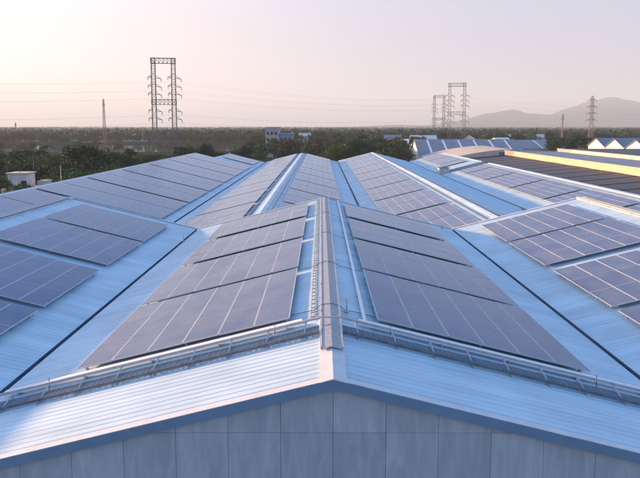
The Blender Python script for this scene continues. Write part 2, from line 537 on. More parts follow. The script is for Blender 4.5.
# gable wall of cement panels
PW, YW = 1.08, YF + 0.10
joints = [-0.05, 1.635, 4.035, 6.435, 8.835, 11.0]
shared = {}
for ci in range(-25, 25):
    xa, xb = ci * PW + 0.004, (ci + 1) * PW - 0.004
    for r in range(len(joints) - 1):
        za, zb = joints[r] + 0.004, joints[r + 1] - 0.004
        tops = sorted(set([xa, xb] + [c for c in (-2 * W, -W, 0, W, 2 * W) if xa < c < xb]))
        lim = [(x, min(zb, roof_z(x) - 0.06)) for x in tops]
        if max(z for _, z in lim) <= za + 0.02: continue
        if all(z >= zb - 1e-6 for _, z in lim):
            if r not in shared:
                shared[r] = MB().box(-(xb - xa) / 2, (xb - xa) / 2, 0, 0.05, 0, zb - za).mesh('wall_panel', 'wall')
            o = link('wall_panel', shared[r], bld, ((xa + xb) / 2, YW + random.uniform(-0.003, 0.003) - YF, za))
        else:
            pts = [(xa, za), (xb, za)] + [(x, max(z, za + 0.001)) for x, z in reversed(lim)]
            # clip where the roof line crosses the joint
            out = []
            n = len(lim)
            poly = [(xa, za), (xb, za)]
            fine = 12
            for k in range(fine + 1):
                x = xb + (xa - xb) * k / fine
                z = min(zb, roof_z(x) - 0.06)
                if z > za + 0.004: poly.append((x, z))
            if len(poly) < 4: continue
            zmin_l = roof_z(xa) - 0.06; zmin_r = roof_z(xb) - 0.06
            if zmin_r <= za + 0.004: poly.pop(1)
            if zmin_l <= za + 0.004: poly.pop(0)
            if len(poly) < 3: continue
            m = MB().prism(poly, YW, YW + 0.05)
            bl(m, 'wall_panel', 'wall')
bl(MB().box(-3 * W + 0.2, 3 * W - 0.2, YW + 0.053, YW + 0.12, 0, ZV - 0.25), 'backing_wall', 'wall')
bk = MB()
for bx in (-2 * W, 0, 2 * W):
    bk.prism([(bx - W, 0), (bx + W, 0), (bx + W, ZV - 0.3), (bx, ZR - 0.32), (bx - W, ZV - 0.3)], YB - 0.2, YB - 0.1)
bl(bk, 'rear_wall', 'wall')
for sx in (-1, 1):
    bl(MB().box(sx * (3 * W - 0.3), sx * (3 * W - 0.2), YF + 0.2, YB - 0.25, 0, ZV - 0.05), 'side_wall', 'wall')

# ------------------------------------------------------------------ SOLAR ARRAYS
PX, PY, GAP = 0.993, 1.593, 0.014
def panel_geom(m, x, y, z=0.0):
    fw, fy, th = 0.019, 0.009, 0.04
    x0, x1, y0, y1 = x, x + PX, y, y + PY
    i = len(m.v)
    m.v += [(x0, y0, z), (x1, y0, z), (x1, y1, z), (x0, y1, z), (x0, y0, z + th), (x1, y0, z + th), (x1, y1, z + th), (x0, y1, z + th)]
    m.v += [(x0 + fw, y0 + fy, z + th), (x1 - fw, y0 + fy, z + th), (x1 - fw, y1 - fy, z + th), (x0 + fw, y1 - fy, z + th)]
    m.v += [(x0 + fw, y0 + fy, z + th - 0.004), (x1 - fw, y0 + fy, z + th - 0.004), (x1 - fw, y1 - fy, z + th - 0.004), (x0 + fw, y1 - fy, z + th - 0.004)]
    for q in ((0, 3, 2, 1), (0, 1, 5, 4), (1, 2, 6, 5), (2, 3, 7, 6), (3, 0, 4, 7), (4, 5, 9, 8), (5, 6, 10, 9), (6, 7, 11, 10), (7, 4, 8, 11),
              (8, 9, 13, 12), (9, 10, 14, 13), (10, 11, 15, 14), (11, 8, 12, 15)):
        m.f.append(tuple(i + k for k in q)); m.m.append(0)
    m.f.append((i + 12, i + 13, i + 14, i + 15)); m.m.append(1)
pm = MB(); panel_geom(pm, -PX / 2, -PY / 2)
PANEL = pm.mesh('panel', ['frame', 'solar'])
RAILS = {}
def rail_mesh(ncol):
    if ncol not in RAILS:
        RAILS[ncol] = MB().box(0, ncol * (PX + GAP) - GAP, -0.02, 0.02, -0.045, -0.002).mesh('mounting_rail', 'steel')
    return RAILS[ncol]
FOOT = MB().box(-0.03, 0.03, -0.03, 0.03, -0.17, -0.046).mesh('bracket', 'steel')
FIELD = {}
def field_mesh(ncol, nrow, dark=False):
    k = (ncol, nrow, dark)
    if k not in FIELD:
        m = MB()
        for c in range(ncol):
            for r in range(nrow):
                panel_geom(m, c * (PX + GAP), r * (PY + GAP))
        FIELD[k] = m.mesh('panels', ['dframe', 'solar_dark'] if dark else ['frame', 'solar'])
    return FIELD[k]
LIFT = 0.17
def solar_array(xr, zr, side, off, y0, ncol, nrow, label, group, detailed=True, t=T, lift=LIFT, dark=False):
    """side +1: slope falls towards +X. off = horizontal distance from the ridge to the nearer array edge"""
    a = math.atan(t)
    length = ncol * (PX + GAP) - GAP
    if side > 0:
        o = off; rot = a
    else:
        o = -(off + length * math.cos(a)); rot = -a
    zz = zr - t * abs(o)
    nx, nz = side * math.sin(a), math.cos(a)
    root = thing('solar_array', label, 'solar array', (xr + o + nx * lift, y0, zz + nz * lift), group, (0, rot, 0))
    if detailed:
        for c in range(ncol):
            for r in range(nrow):
                link('panel', PANEL, root, (c * (PX + GAP) + PX / 2, r * (PY + GAP) + PY / 2, random.uniform(-0.002, 0.002)),
                     (random.uniform(-0.006, 0.006), random.uniform(-0.005, 0.005), 0))
        for r in range(nrow):
            for q in (0.28, 1.3):
                rl = link('mounting_rail', rail_mesh(ncol), root, (0, r * (PY + GAP) + q, 0))
                for k in range(3):
                    link('bracket', FOOT, rl, (0.12 + k * (length - 0.24) / 2, 0, 0))
    else:
        f = link('panels', field_mesh(ncol, nrow, dark), root)
        f['kind'] = 'stuff'
        for q in (0.3, nrow * (PY + GAP) - 0.3):
            link('mounting_rail', rail_mesh(ncol), root, (0, q, 0))
    return root
Y_C = [12.72, 17.82, 23.15, 28.75]
Y_S = [12.75, 17.98, 23.75, 28.85]
GF = 'solar arrays on the front factory roof'
for k in range(4):
    solar_array(0, ZR, -1, 1.06, Y_C[k], 6, 3, 'lit solar array on the central gable left slope, %s from the front' % ORD[k], GF)
    solar_array(0, ZR, 1, 1.24, Y_C[k], 6, 3, 'shaded solar array on the central gable right slope, %s from the front' % ORD[k], GF)
    solar_array(-2 * W, ZR, 1, 1.6, Y_S[k], 6, 3, 'blue solar array on the left front gable, %s from the front' % ORD[k], GF)
    solar_array(2 * W, ZR, -1, 1.6, Y_S[k], 6, 3, 'solar array with white seams on the right front gable, %s from the front' % ORD[k], GF)

# ------------------------------------------------------------------ roof furniture on the front building
# ridge walkways of grating planks
pk = MB()
PLW, PLL = 0.235, 0.47
for k in range(7):
    x = 0.012 + (PLW - 0.024) * k / 6
    pk.box(x - 0.012, x + 0.012, 0, PLL, -0.03, 0)
for k in range(6):
    y = 0.012 + (PLL - 0.024) * k / 5
    pk.box(0.0, PLW, y - 0.01, y + 0.01, -0.025, -0.003)
PLANK = pk.mesh('grating_plank', 'steel')
def ridge_walk(bx, y0, y1, label):
    root = thing('ridge_walkway', label, 'walkway', (bx, y0, ZR), 'grating walkways along the front ridges')
    n = int((y1 - y0) / (PLL + 0.01))
    for k in range(n):
        y = k * (PLL + 0.01)
        link('grating_plank', PLANK, root, (0.004, y, 0.125), (0, math.atan(T), 0))
        link('grating_plank', PLANK, root, (-0.004 - PLW * CT, y, 0.125 - T * PLW * CT), (0, -math.atan(T), 0))
    for s in (-1, 1):
        m = MB().bar((s * (PLW + 0.02), 0, 0.125 - T * PLW + 0.01), (s * (PLW + 0.02), y1 - y0, 0.125 - T * PLW + 0.01), 0.025, 0.05)
        m.build('side_rail', 'steel', root)
    for k in range(int((y1 - y0) / 2.4) + 1):
        y = 0.1 + k * 2.4
        for s in (-1, 1):
            MB().bar((s * PLW, y, -T * PLW + 0.04), (s * PLW, y, 0.11 - T * PLW), 0.03).build('support', 'dsteel', root)
ridge_walk(0, 10.5, YB - 0.1, 'grey grating walkway along the central front ridge')
ridge_walk(-2 * W, 12.0, YB - 0.1, 'grating walkway along the ridge of the left front gable')
ridge_walk(2 * W, 12.0, YB - 0.1, 'grating walkway along the ridge of the right front gable')

# transverse cable walkway across the three bays at the front
def cross_walk(bx, s, label):
    root = thing('cable_walkway', label, 'walkway', (bx, 11.6, ZR), 'cable walkways across the front slopes')
    L0, L1 = 0.30, W - 0.10
    def P(o, y, h): return (s * o, y - 11.6, -T * o + h)
    MB().bar(P(L0, 11.93, 0.30), P(L1, 11.93, 0.30), 0.045, 0.055).build('rear_rail', 'steel', root)
    MB().bar(P(L0, 11.50, 0.10), P(L1, 11.50, 0.10), 0.03, 0.07).build('front_rail', 'dsteel', root)
    # grating deck
    d = MB()
    for k in range(6):
        y = 11.53 + 0.34 * k / 5
        d.bar(P(L0, y, 0.115), P(L1, y, 0.115), 0.012, 0.025)
    n = int((L1 - L0) / 0.14)
    for k in range(n + 1):
        o = L0 + (L1 - L0) * k / n
        d.bar(P(o, 11.51, 0.112), P(o, 11.88, 0.112), 0.02, 0.018)
    d.build('grating_deck', 'msteel', root)
    nl = 9
    for k in range(nl):
        o = L0 + 0.35 + k * 0.95
        if o > L1: break
        m = MB()
        m.bar(P(o + 0.05, 11.42, 0.0), P(o - 0.03, 11.93, 0.29), 0.03, 0.03)
        m.bar(P(o + 0.05, 11.40, 0.04), P(o + 0.05, 11.95, 0.04), 0.04, 0.03)
        m.bar(P(o, 11.92, 0.03), P(o, 11.92, 0.28), 0.025, 0.025)
        m.build('support_leg', 'steel', root)
    return root
names = {-2 * W: 'left front gable', 0: 'central front gable', 2 * W: 'right front gable'}
for bx in names:
    for s in (-1, 1):
        if (bx, s) in ((-2 * W, -1), (2 * W, 1)): continue
        cross_walk(bx, s, 'grating cable walkway with rail across the %s slope of the %s' % ('left' if s < 0 else 'right', names[bx]))
        d = thing('cable_duct', 'pale cable duct behind the walkway on the %s slope of the %s' % ('left' if s < 0 else 'right', names[bx]), 'cable duct', (bx, 12.4, ZR), 'cable ducts behind the walkways')
        L0, L1 = 0.75, W - 0.35
        MB().bar((s * L0, 0, -T * L0 + 0.13), (s * L1, 0, -T * L1 + 0.13), 0.19, 0.09).build('duct_cover', 'duct', d)
        for k in range(5):
            o = L0 + 0.4 + k * (L1 - L0 - 0.8) / 4
            MB().box(s * o - 0.02, s * o + 0.02, -0.11, 0.11, -T * o + 0.02, -T * o + 0.10).build('duct_support', 'steel', d)
# bridging rails over the ridge
br = thing('ridge_bridge_rail', 'bent steel rail crossing the central ridge walkway', 'rail', (0, 11.93, ZR))
m = MB(); m.tube([(-0.34, 0, 0.215), (-0.25, 0, 0.245), (0.25, 0, 0.245), (0.34, 0, 0.215)], 0.022); m.build('rail_tube', 'steel', br)

# cable ladder left of the central ridge walkway
cl = thing('cable_ladder', 'thin dark cable ladder left of the central ridge walkway', 'cable tray', (-0.47, 12.6, ZR - T * 0.47))
for q in (-0.05, 0.05):
    MB().bar((q, 0, 0.07 - T * q * -1), (q, YB - 13.0, 0.07 - T * q * -1), 0.012, 0.03).build('side_rail', 'dsteel', cl)
rg = MB().bar((-0.05, 0, 0.065), (0.05, 0, 0.085), 0.035, 0.015).mesh('rung', 'dsteel')
for k in range(int((YB - 13.2) / 0.34)):
    link('rung', rg, cl, (0, 0.1 + 0.34 * k, 0))
# white conduit to the right of the ridge
cd = thing('cable_conduit', 'white conduit running up the right side of the central ridge', 'conduit', (0.93, 12.6, ZR - T * 0.93))
MB().bar((0, 0, 0.09), (0, YB - 13.0, 0.09), 0.09, 0.06).build('conduit_box', 'duct', cd)
sp = MB().box(-0.06, 0.06, -0.03, 0.03, 0.035, 0.058).mesh('conduit_clip', 'dsteel')
for k in range(12): link('conduit_clip', sp, cd, (0, 0.3 + 1.9 * k, 0))
# cables crossing between the array rows
for k, (y, wob) in enumerate([(13.25, 0.015), (17.75, 0.012), (23.0, 0.012), (28.6, 0.01)]):
    pts = []
    for i in range(15):
        x = -1.15 + 2.45 * i / 14
        z = ZR - T * abs(x) + 0.055 + (0.09 if abs(x) < 0.3 else 0)
        pts.append((x, y + wob * math.sin(i * 1.3 + k), z))
    m = MB().tube(pts, 0.008, 5)
    tag(m.build('cable', 'cable'), 'thin dark cable crossing the central ridge, %s from the front' % ORD[k], 'cable', 'cables crossing the ridge')
# lightning rods
rods = [(0.47, 13.2, 0.42, 'small upright rod right of the central ridge behind the rail', 0),
        (-7.35, 12.05, 0.40, 'upright rod on the walkway near the left gutter', 0),
        (-1.45, 12.1, 0.35, 'upright rod on the walkway left of the central ridge', 0),
        (1.55, 12.1, 0.35, 'upright rod on the walkway right of the central ridge', 0),
        (6.9, 12.0, 0.40, 'upright rod on the walkway near the right gutter', 0),
        (-9.0, 31.2, 0.5, 'small rod standing in the left gutter near the rear corner', 0),
        (8.2, 34.4, 0.4, 'small rod at the rear of the central right slope', 0)]
for x, y, h, lb, _ in rods:
    z = roof_z(x)
    r = thing('lightning_rod', lb, 'rod', (x, y, z), 'rods on the front roof')
    MB().tube([(0, 0, 0.0), (0, 0, h)], [0.014, 0.009], 5).build('rod', 'dsteel', r)
    MB().box(-0.07, 0.07, -0.07, 0.07, 0.035, 0.075).build('base', 'steel', r)

# ------------------------------------------------------------------ REAR BUILDING (long bays behind)
YB0, YB1 = 35.9, 130.0
V1, V2, V3 = -14.27, 4.08, 22.35
zv2 = 5.9
rear = thing('long_warehouse', 'long warehouse behind with several parallel light blue roofs under solar rows', 'building', (0, YB0, 0))
bpy.context.view_layer.update()
def rb(mb, name, mats):
    o = mb.build(name, mats, rear)
    o.matrix_parent_inverse = rear.matrix_world.inverted()
    return o
def bay(xl, xrg, xrt, zl, y0, y1, zrt=None):
    zr = zl + T * (xrg - xl)
    zr_t = zr - T * (xrt - xrg) if zrt is None else zrt
    rb(ribbed(xrg, zr, xl + 0.13, zl + 0.13 * T, y0, y1, 0.33, 0.012), 'roof_slope', 'roof')
    rb(ribbed(xrg, zr, xrt - 0.13, zr_t + 0.13 * T, y0, y1, 0.33, 0.012), 'roof_slope', 'roof')
    rb(ridge_cap(xrg, zr, y0 - 0.02, y1 + 0.02, 0.30), 'ridge_cap', 'roof')
    for yy in (y0 - 0.05, y1 + 0.02):
        m = MB().prism([(xl + 0.1, 0), (xrt - 0.1, 0), (xrt - 0.1, zr_t - 0.05), (xrg, zr - 0.03), (xl + 0.1, zl - 0.05)], yy, yy + 0.04)
        rb(m, 'end_wall', 'wall')
    return zr
R2 = (V1 + V2) / 2; R3 = (V2 + V3) / 2; R4 = V3 + 9.1
L1R = V1 - 13.4
zL1 = zv2 + T * 13.4
bay(L1R - 4.0, L1R, V1, zL1 - T * 4.0, YB0, 110.0)
zL0 = bay(V1 - 18.2, V1 - 9.1, V1, zv2, 110.3, 128.0)
zA = bay(V1, R2, V2, zv2, YB0, YB1)
zB = bay(V2, R3, V3, zv2, YB0, YB1 + 4)
zC = bay(V3, R4, R4 + 2.2, zv2, YB0, 95.0)
bay(V3, R4, R4 + 2.2, zv2, 99.0, 131.0)
for gx in (V1, V2, V3):
    rb(gutter(gx, zv2 + 0.03, YB0, YB1, 0.24), 'gutter', 'gutter')
# solar rows on the rear bays, in pairs with a service gap between the pairs
rows = []
y = 36.4
k = 0
while y < 126:
    rows.append(y)
    y += 4.83 + (0.16 if k % 2 == 0 else 0.62)
    k += 1
GR = 'solar arrays on the long rear warehouse'
def run(xr, zr, side, off, ncol, what, y1, skip=lambda y: False, t=T):
    n = 0
    for y in rows:
        if y + 4.9 > y1 or skip(y): continue
        solar_array(xr, zr, side, off, y, ncol, 3, 'solar array on %s, %s from front' % (what, ORD[n]), GR, detailed=False, t=t)
        n += 1
run(L1R, zL1, 1, 0.55, 12, 'the wide leftmost blue rear roof', 110)
run(V1 - 9.1, zL0, 1, 0.9, 7, 'the small roof behind the leftmost rear roof', 128, lambda y: y < 110.5)
run(R2, zA, -1, 1.2, 6, 'the lit slope left of the middle rear ridge', YB1)
run(R2, zA, 1, 1.2, 6, 'the blue slope right of the middle rear ridge', YB1)
run(R3, zB, -1, 1.55, 6, 'the lit rear slope just right of centre', YB1 + 4)
run(R4, zC, -1, 1.5, 5, 'the far right lit rear slope', 131, lambda y: 90.2 < y < 99.2)
# ridge service strips on the rear bays
for x, z, y1, lb in ((R2, zA, YB1, 'pale cable tray along the middle rear ridge'), (R3, zB, YB1 + 4, 'pale cable tray along the right rear ridge'),
                     (R4, zC, 95, 'pale cable tray along the far right rear ridge'), (L1R, zL1, 110, 'pale cable tray along the leftmost rear ridge')):
    s = thing('ridge_tray', lb, 'cable tray', (x, YB0, z), 'cable trays on the rear ridges')
    MB().bar((0.62, 0.5, -T * 0.62 + 0.10), (0.62, y1 - YB0 - 0.5, -T * 0.62 + 0.10), 0.16, 0.07).build('tray', 'msteel', s)
    MB().bar((-0.85, 0.5, -T * 0.85 + 0.09), (-0.85, y1 - YB0 - 0.5, -T * 0.85 + 0.09), 0.10, 0.06).build('side_rail', 'dsteel', s)
# small crossing trays in the valleys
for x, y, lb in ((V3, 53.0, 'dark cable bridge across the gutter of the right rear valley'), (V2, 47.0, 'dark cable bridge across the gutter of the centre rear valley')):
    s = thing('cable_bridge', lb, 'cable tray', (x, y, zv2), 'cable bridges over the rear gutters')
    MB().bar((-1.2, 0, 0.42), (0, 0, 0.20), 0.5, 0.08).build('tray', 'dsteel', s)
    MB().bar((0, 0, 0.20), (2.2, 0, 0.70), 0.5, 0.08).build('tray', 'dsteel', s)
    MB().bar((0.1, -0.3, 0.0), (0.1, -0.3, 0.6), 0.06).build('post', 'steel', s)
hut = thing('roof_hatch', 'small brownish hatch box at the far end of the right rear valley', 'hatch', (V3 + 0.9, 97.0, zv2))
MB().box(-0.9, 0.9, -0.8, 0.8, -0.5, 1.2).build('box', 'pinkwall', hut)
MB().prism([(-1.1, 1.2), (1.1, 1.2), (1.1, 1.28), (0, 1.55), (-1.1, 1.28)], -1.0, 1.0).build('lid', 'fascia', hut)

# ------------------------------------------------------------------ DARK ROOFED FACTORY (right)
dk = thing('dark_roofed_factory', 'dark roofed factory on the right with a long golden clerestory wall', 'building', (48, 36, 0))
bpy.context.view_layer.update()
def db(mb, name, mats):
    o = mb.build(name, mats, dk)
    o.matrix_parent_inverse = dk.matrix_world.inverted()
    return o
DY0, DY1 = 30.0, 134.0
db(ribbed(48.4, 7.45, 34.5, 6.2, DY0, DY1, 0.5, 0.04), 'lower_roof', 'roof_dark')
db(MB().box(48.4, 48.7, DY0, DY1, 0, 8.55), 'clerestory_wall', 'cream')
db(MB().box(48.15, 48.95, DY0, DY1, 8.55, 8.75), 'coping', 'cream')
db(MB().box(48.28, 48.4, DY0, DY1, 7.85, 7.93), 'ledge', 'cream')
db(MB().box(48.95, 60.4, DY0, DY1 - 4, 8.45, 8.62), 'upper_roof', 'roof_grey')
db(MB().box(60.4, 60.7, DY0, DY1 - 4, 8.3, 9.25), 'second_clerestory_wall', 'pinkwall')
db(MB().box(60.25, 60.95, DY0, DY1 - 4, 9.25, 9.4), 'second_coping', 'cream')
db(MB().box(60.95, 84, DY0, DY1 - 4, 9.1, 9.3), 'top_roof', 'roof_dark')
db(MB().box(35, 84, DY0, DY0 + 0.3, 0, 6.15), 'front_wall', 'wall')
db(MB().box(35, 84, DY1 - 4.3, DY1 - 4, 0, 6.15), 'rear_wall', 'wall')
db(MB().box(34.4, 34.7, DY0, DY1, 0, 6.1), 'side_wall', 'wall')
# solar rows dimmed in their colour, lying on the dark lower roof
tt = (7.45 - 6.2) / (48.4 - 34.5)
n = 0
y = 60.0
while y < 128 and n < 14:
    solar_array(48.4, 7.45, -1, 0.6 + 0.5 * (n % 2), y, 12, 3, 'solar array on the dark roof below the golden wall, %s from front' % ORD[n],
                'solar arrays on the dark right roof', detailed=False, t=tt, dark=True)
    n += 1; y += 5.3
# sunlit vaulted roof at the far end of the dark factory
vt = thing('vaulted_hall', 'low vaulted golden roof at the far end of the dark roofed factory', 'building', (45, 136, 0))
vm = MB()
poly = []
for k in range(13):
    a = k / 12
    x = 31.5 + 20 * a
    poly.append((x - 45, 5.6 + 3.25 * math.sin(a * math.pi * 0.5) ** 1.0))
poly += [(6.5, 0), (-13.5, 0)]
vm.prism(poly, 0, 26)
vm.build('vault', 'cream', vt)
MB().box(2.6, 4.2, -0.06, 0.0, 6.6, 8.0).build('vent_opening', 'gutter', vt)
MB().box(2.4, 4.4, -0.14, -0.061, 8.0, 8.15).build('vent_hood', 'fascia', vt)

# ------------------------------------------------------------------ background buildings
def gable_house(name, label, cat, loc, rz, L, D, hw, hr, wallm, roofm, skylights=0, windows=0, group=None):
    """ridge along local X; L length, D depth"""
    b = thing(name, label, cat, loc, group, (0, 0, rz))
    x0, x1 = -L / 2, L / 2
    for x in (x0, x1 - 0.25):
        m = MB()
        i = len(m.v)
        pts = [(-D / 2, 0), (D / 2, 0), (D / 2, hw), (0, hr), (-D / 2, hw)]
        for xx in (x, x + 0.25): m.v += [(xx, p[0], p[1]) for p in pts]
        m.f += [tuple(i + k for k in range(5)), tuple(i + 5 + k for k in reversed(range(5)))]; m.m += [0, 0]
        for k in range(5):
            a, c = i + k, i + (k + 1) % 5
            m.f.append((c, a, a + 5, c + 5)); m.m.append(0)
        m.build('gable_wall', wallm, b)
    for s in (-1, 1):
        MB().box(x0 + 0.25, x1 - 0.25, min(s * D / 2, s * (D / 2 - 0.25)), max(s * D / 2, s * (D / 2 - 0.25)), 0, hw - 0.02).build('long_wall', wallm, b)
        m = MB()
        e = 0.5
        sl = (hr - hw) / (D / 2)
        for (za) in (0,):
            y_e = s * (D / 2 + e); z_e = hw - sl * e
            m.face([(x0 - e, 0, hr + 0.15), (x1 + e, 0, hr + 0.15), (x1 + e, y_e, z_e + 0.15), (x0 - e, y_e, z_e + 0.15)])
            m.face([(x0 - e, 0, hr + 0.02), (x1 + e, 0, hr + 0.02), (x1 + e, y_e, z_e + 0.02), (x0 - e, y_e, z_e + 0.02)])
            m.face([(x0 - e, y_e, z_e + 0.02), (x1 + e, y_e, z_e + 0.02), (x1 + e, y_e, z_e + 0.15), (x0 - e, y_e, z_e + 0.15)])
            for xx in (x0 - e, x1 + e):
                m.face([(xx, 0, hr + 0.02), (xx, y_e, z_e + 0.02), (xx, y_e, z_e + 0.15), (xx, 0, hr + 0.15)])
        rf = m.build('roof', roofm, b)
        if s < 0:
            for k in range(skylights):
                xx = x0 + (k + 0.7) * L / (skylights + 0.4)
                q = MB()
                def Pz(yy): return hr + 0.15 + sl * yy + 0.03
                q.face([(xx, -0.8, Pz(-0.8)), (xx + 0.8, -0.8, Pz(-0.8)), (xx + 0.8, -D / 2, Pz(-D / 2)), (xx, -D / 2, Pz(-D / 2))])
                q.build('skylight', 'duct', rf)
    for k in range(windows):
        xx = x0 + (k + 0.5) * L / windows
        MB().box(xx - 0.6, xx + 0.6, -D / 2 - 0.06, -D / 2 - 0.002, hw * 0.35, hw * 0.75).build('window', 'glass', b)
    return b
M['far_wall'] = mat('weathered_far_wall', (0.40, 0.40, 0.40), 0.9, 0, 0.15, 0.4, spec=0.1)
gable_house('workshop_hall', 'blue grey roofed hall with pale skylight strips below the right pylons', 'building', (56, 200, 0), R(-4), 38, 34, 4.2, 9.8, 'white', 'roof_grey', 6)
gable_house('storage_hall', 'long low grey shed beyond the vaulted golden roof', 'building', (92, 250, 0), 0, 60, 26, 4.5, 8.2, 'white', 'roof_grey', 5)
for k in range(4):
    gable_house('white_gabled_shed', ['leftmost sunlit white gable at the far right', 'second sunlit white gable from the left at the far right',
                'third sunlit white gable from the left at the far right', 'rightmost sunlit white gable at the frame edge'][k], 'shed',
                (131, 196 - 12.5 * k, 0), 0, 50, 12.0, 7.4, 10.4, 'white', 'roof_grey', 0, group='white gabled sheds at the far right')
gable_house('distant_white_shed', 'bright small white shed left of the far right trees', 'shed', (100, 284, 0), R(20), 9, 10, 6.0, 8.6, 'white', 'white')
gable_house('distant_white_house', 'small white house above the skylit hall roof', 'house', (86, 297, 0), R(70), 8, 8, 7.0, 9.5, 'white', 'white')
gable_house('river_warehouse', 'small long white shed beyond the river left of the large pylon', 'building', (-178, 500, 0), R(3), 27, 14, 4.6, 7.0, 'far_wall', 'roof_grey', 0, 6)
gable_house('river_shed', 'pale shed left of the antenna mast beyond the river', 'shed', (-262, 520, 0), R(8), 20, 12, 4, 6.5, 'far_wall', 'roof_grey', 0, 4)
gable_house('grove_shed', 'small pale roof among the trees right of centre', 'shed', (38, 265, 0), R(-10), 14, 10, 6.5, 8.3, 'white', 'white')
gable_house('tree_line_shed', 'white shed at the tree line left of the right pylons', 'shed', (66, 330, 0), R(0), 16, 12, 6, 9, 'white', 'white')

for k, (u, Y, L, hw, lb) in enumerate([(92, 470, 22, 3.2, 'low pale shed beyond the river just left of the antenna mast'),
        (30, 500, 20, 3.2, 'low pale shed beyond the river near the left frame edge'), (305, 420, 9, 7.0, 'small pale house in the tree belt behind the middle ridges'),
        (392, 300, 9, 7.5, 'pale house in the trees right of the rear roofs'), (520, 420, 40, 6.0, 'long pale shed in front of the hills')]):
    gable_house('far_shed', lb, 'shed', ((u - 321) / 498.0 * Y * 0.985 - 0.25, Y, 0), R(6 * (k % 3) - 6), L, 9, hw, hw + 2.2, 'far_wall', 'roof_grey' if k % 2 else 'pinkwall', 0, 3, group='far sheds')
# flat roofed office beyond the trees in the middle
ob = thing('office_block', 'pale flat roofed office block among trees behind the middle rear roof', 'building', (-24, 245, 0))
MB().box(-3.0, 3.2, 0, 12, 0, 14.4).build('tower_block', 'far_wall', ob)
MB().box(3.21, 10.0, 1, 12, 0, 11.2).build('wing', 'fascia', ob)
MB().box(-3.3, 3.5, -0.3, 12.3, 14.4, 14.7).build('parapet', 'white', ob)
MB().box(3.21, 10.3, 0.7, 12.3, 11.2, 11.5).build('wing_parapet', 'fascia', ob)
for r in range(4):
    for c in range(3):
        x = -2.4 + c * 1.9
        MB().box(x, x + 1.1, -0.06, -0.003, 1.5 + r * 3.1, 3.1 + r * 3.1).build('window', 'glass', ob)
    if r < 3:
        for c in range(3):
            x = 4.0 + c * 2.0
            MB().box(x, x + 1.3, 0.94, 0.997, 1.5 + r * 3.1, 3.1 + r * 3.1).build('window', 'glass', ob)

# weathered house with roof box beside the left warehouse
wh = thing('weathered_house', 'weathered pinkish house with roof room and planters beyond the left roof edge', 'house', (-47, 80, 0))
MB().box(-9, 7, -3, 8, 0, 4.4).build('wall', 'pinkwall', wh)
MB().box(-9.2, 7.2, -3.2, 8.2, 4.4, 4.7).build('roof_slab', 'pinkwall', wh)
MB().box(-2.0, 0.9, -2, 0.4, 4.7, 7.7).build('roof_room', 'pinkwall', wh)
MB().box(-2.2, 1.1, -2.2, 0.6, 7.7, 7.85).build('room_slab', 'pinkwall', wh)
MB().box(-1.4, -0.5, -2.06, -2.002, 4.75, 6.7).build('door', 'white', wh)
MB().box(0.1, 0.9, -2.06, -2.002, 5.6, 6.6).build('window', 'glass', wh)
for k in range(3):
    MB().box(-7.8 + k * 1.8, -6.4 + k * 1.8, -2.4, -1.2, 4.7, 5.3 + 0.2 * (k % 2)).build('planter_box', 'white', wh)
MB().box(2.0, 3.2, -1, 1, 4.7, 6.5).build('stair_head', 'cream', wh)
tk = MB()
tk.tube([(5.2, 0, 4.7), (5.2, 0, 6.1)], 0.6, 14); tk.tube([(5.2, 0, 6.1), (5.2, 0, 6.35)], [0.6, 0.15], 14)
tk.build('water_tank', 'duct', wh)
MB().tube([(4.5, 1.5, 4.7), (4.5, 1.5, 8.6)], 0.05, 6).build('pipe', 'steel', wh)

# ------------------------------------------------------------------ PYLONS, MASTS, WIRES
def lattice(m, x, y, z0, z1, w0, w1, seg, r=0.06):
    n = seg
    pr = None
    for k in range(n + 1):
        t = k / n; z = z0 + (z1 - z0) * t; w = (w0 + (w1 - w0) * t) / 2
        c = [(x - w, y - w, z), (x + w, y - w, z), (x + w, y + w, z), (x - w, y + w, z)]
        if pr:
            for a in range(4):
                m.bar(pr[a], c[a], r * 1.5)
                b = (a + 1) % 4
                if k % 2: m.bar(pr[a], c[b], r)
                else: m.bar(pr[b], c[a], r)
                m.bar(c[a], c[b], r)
        pr = c
def truss(m, a, b, h, w, seg, r=0.06):
    a = Vector(a); b = Vector(b)
    d = (b - a); s = Vector((-d.y, d.x, 0)).normalized() * (w / 2)
    pr = None
    for k in range(seg + 1):
        p = a + d * (k / seg)
        c = [p + s, p - s, p - s + Vector((0, 0, h)), p + s + Vector((0, 0, h))]
        if pr:
            for q in range(4): m.bar(pr[q], c[q], r * 1.3)
            for q in range(4):
                m.bar(pr[q], c[(q + 1) % 4], r)
        for q in range(4): m.bar(c[q], c[(q + 1) % 4], r)
        pr = c
ATT = {}
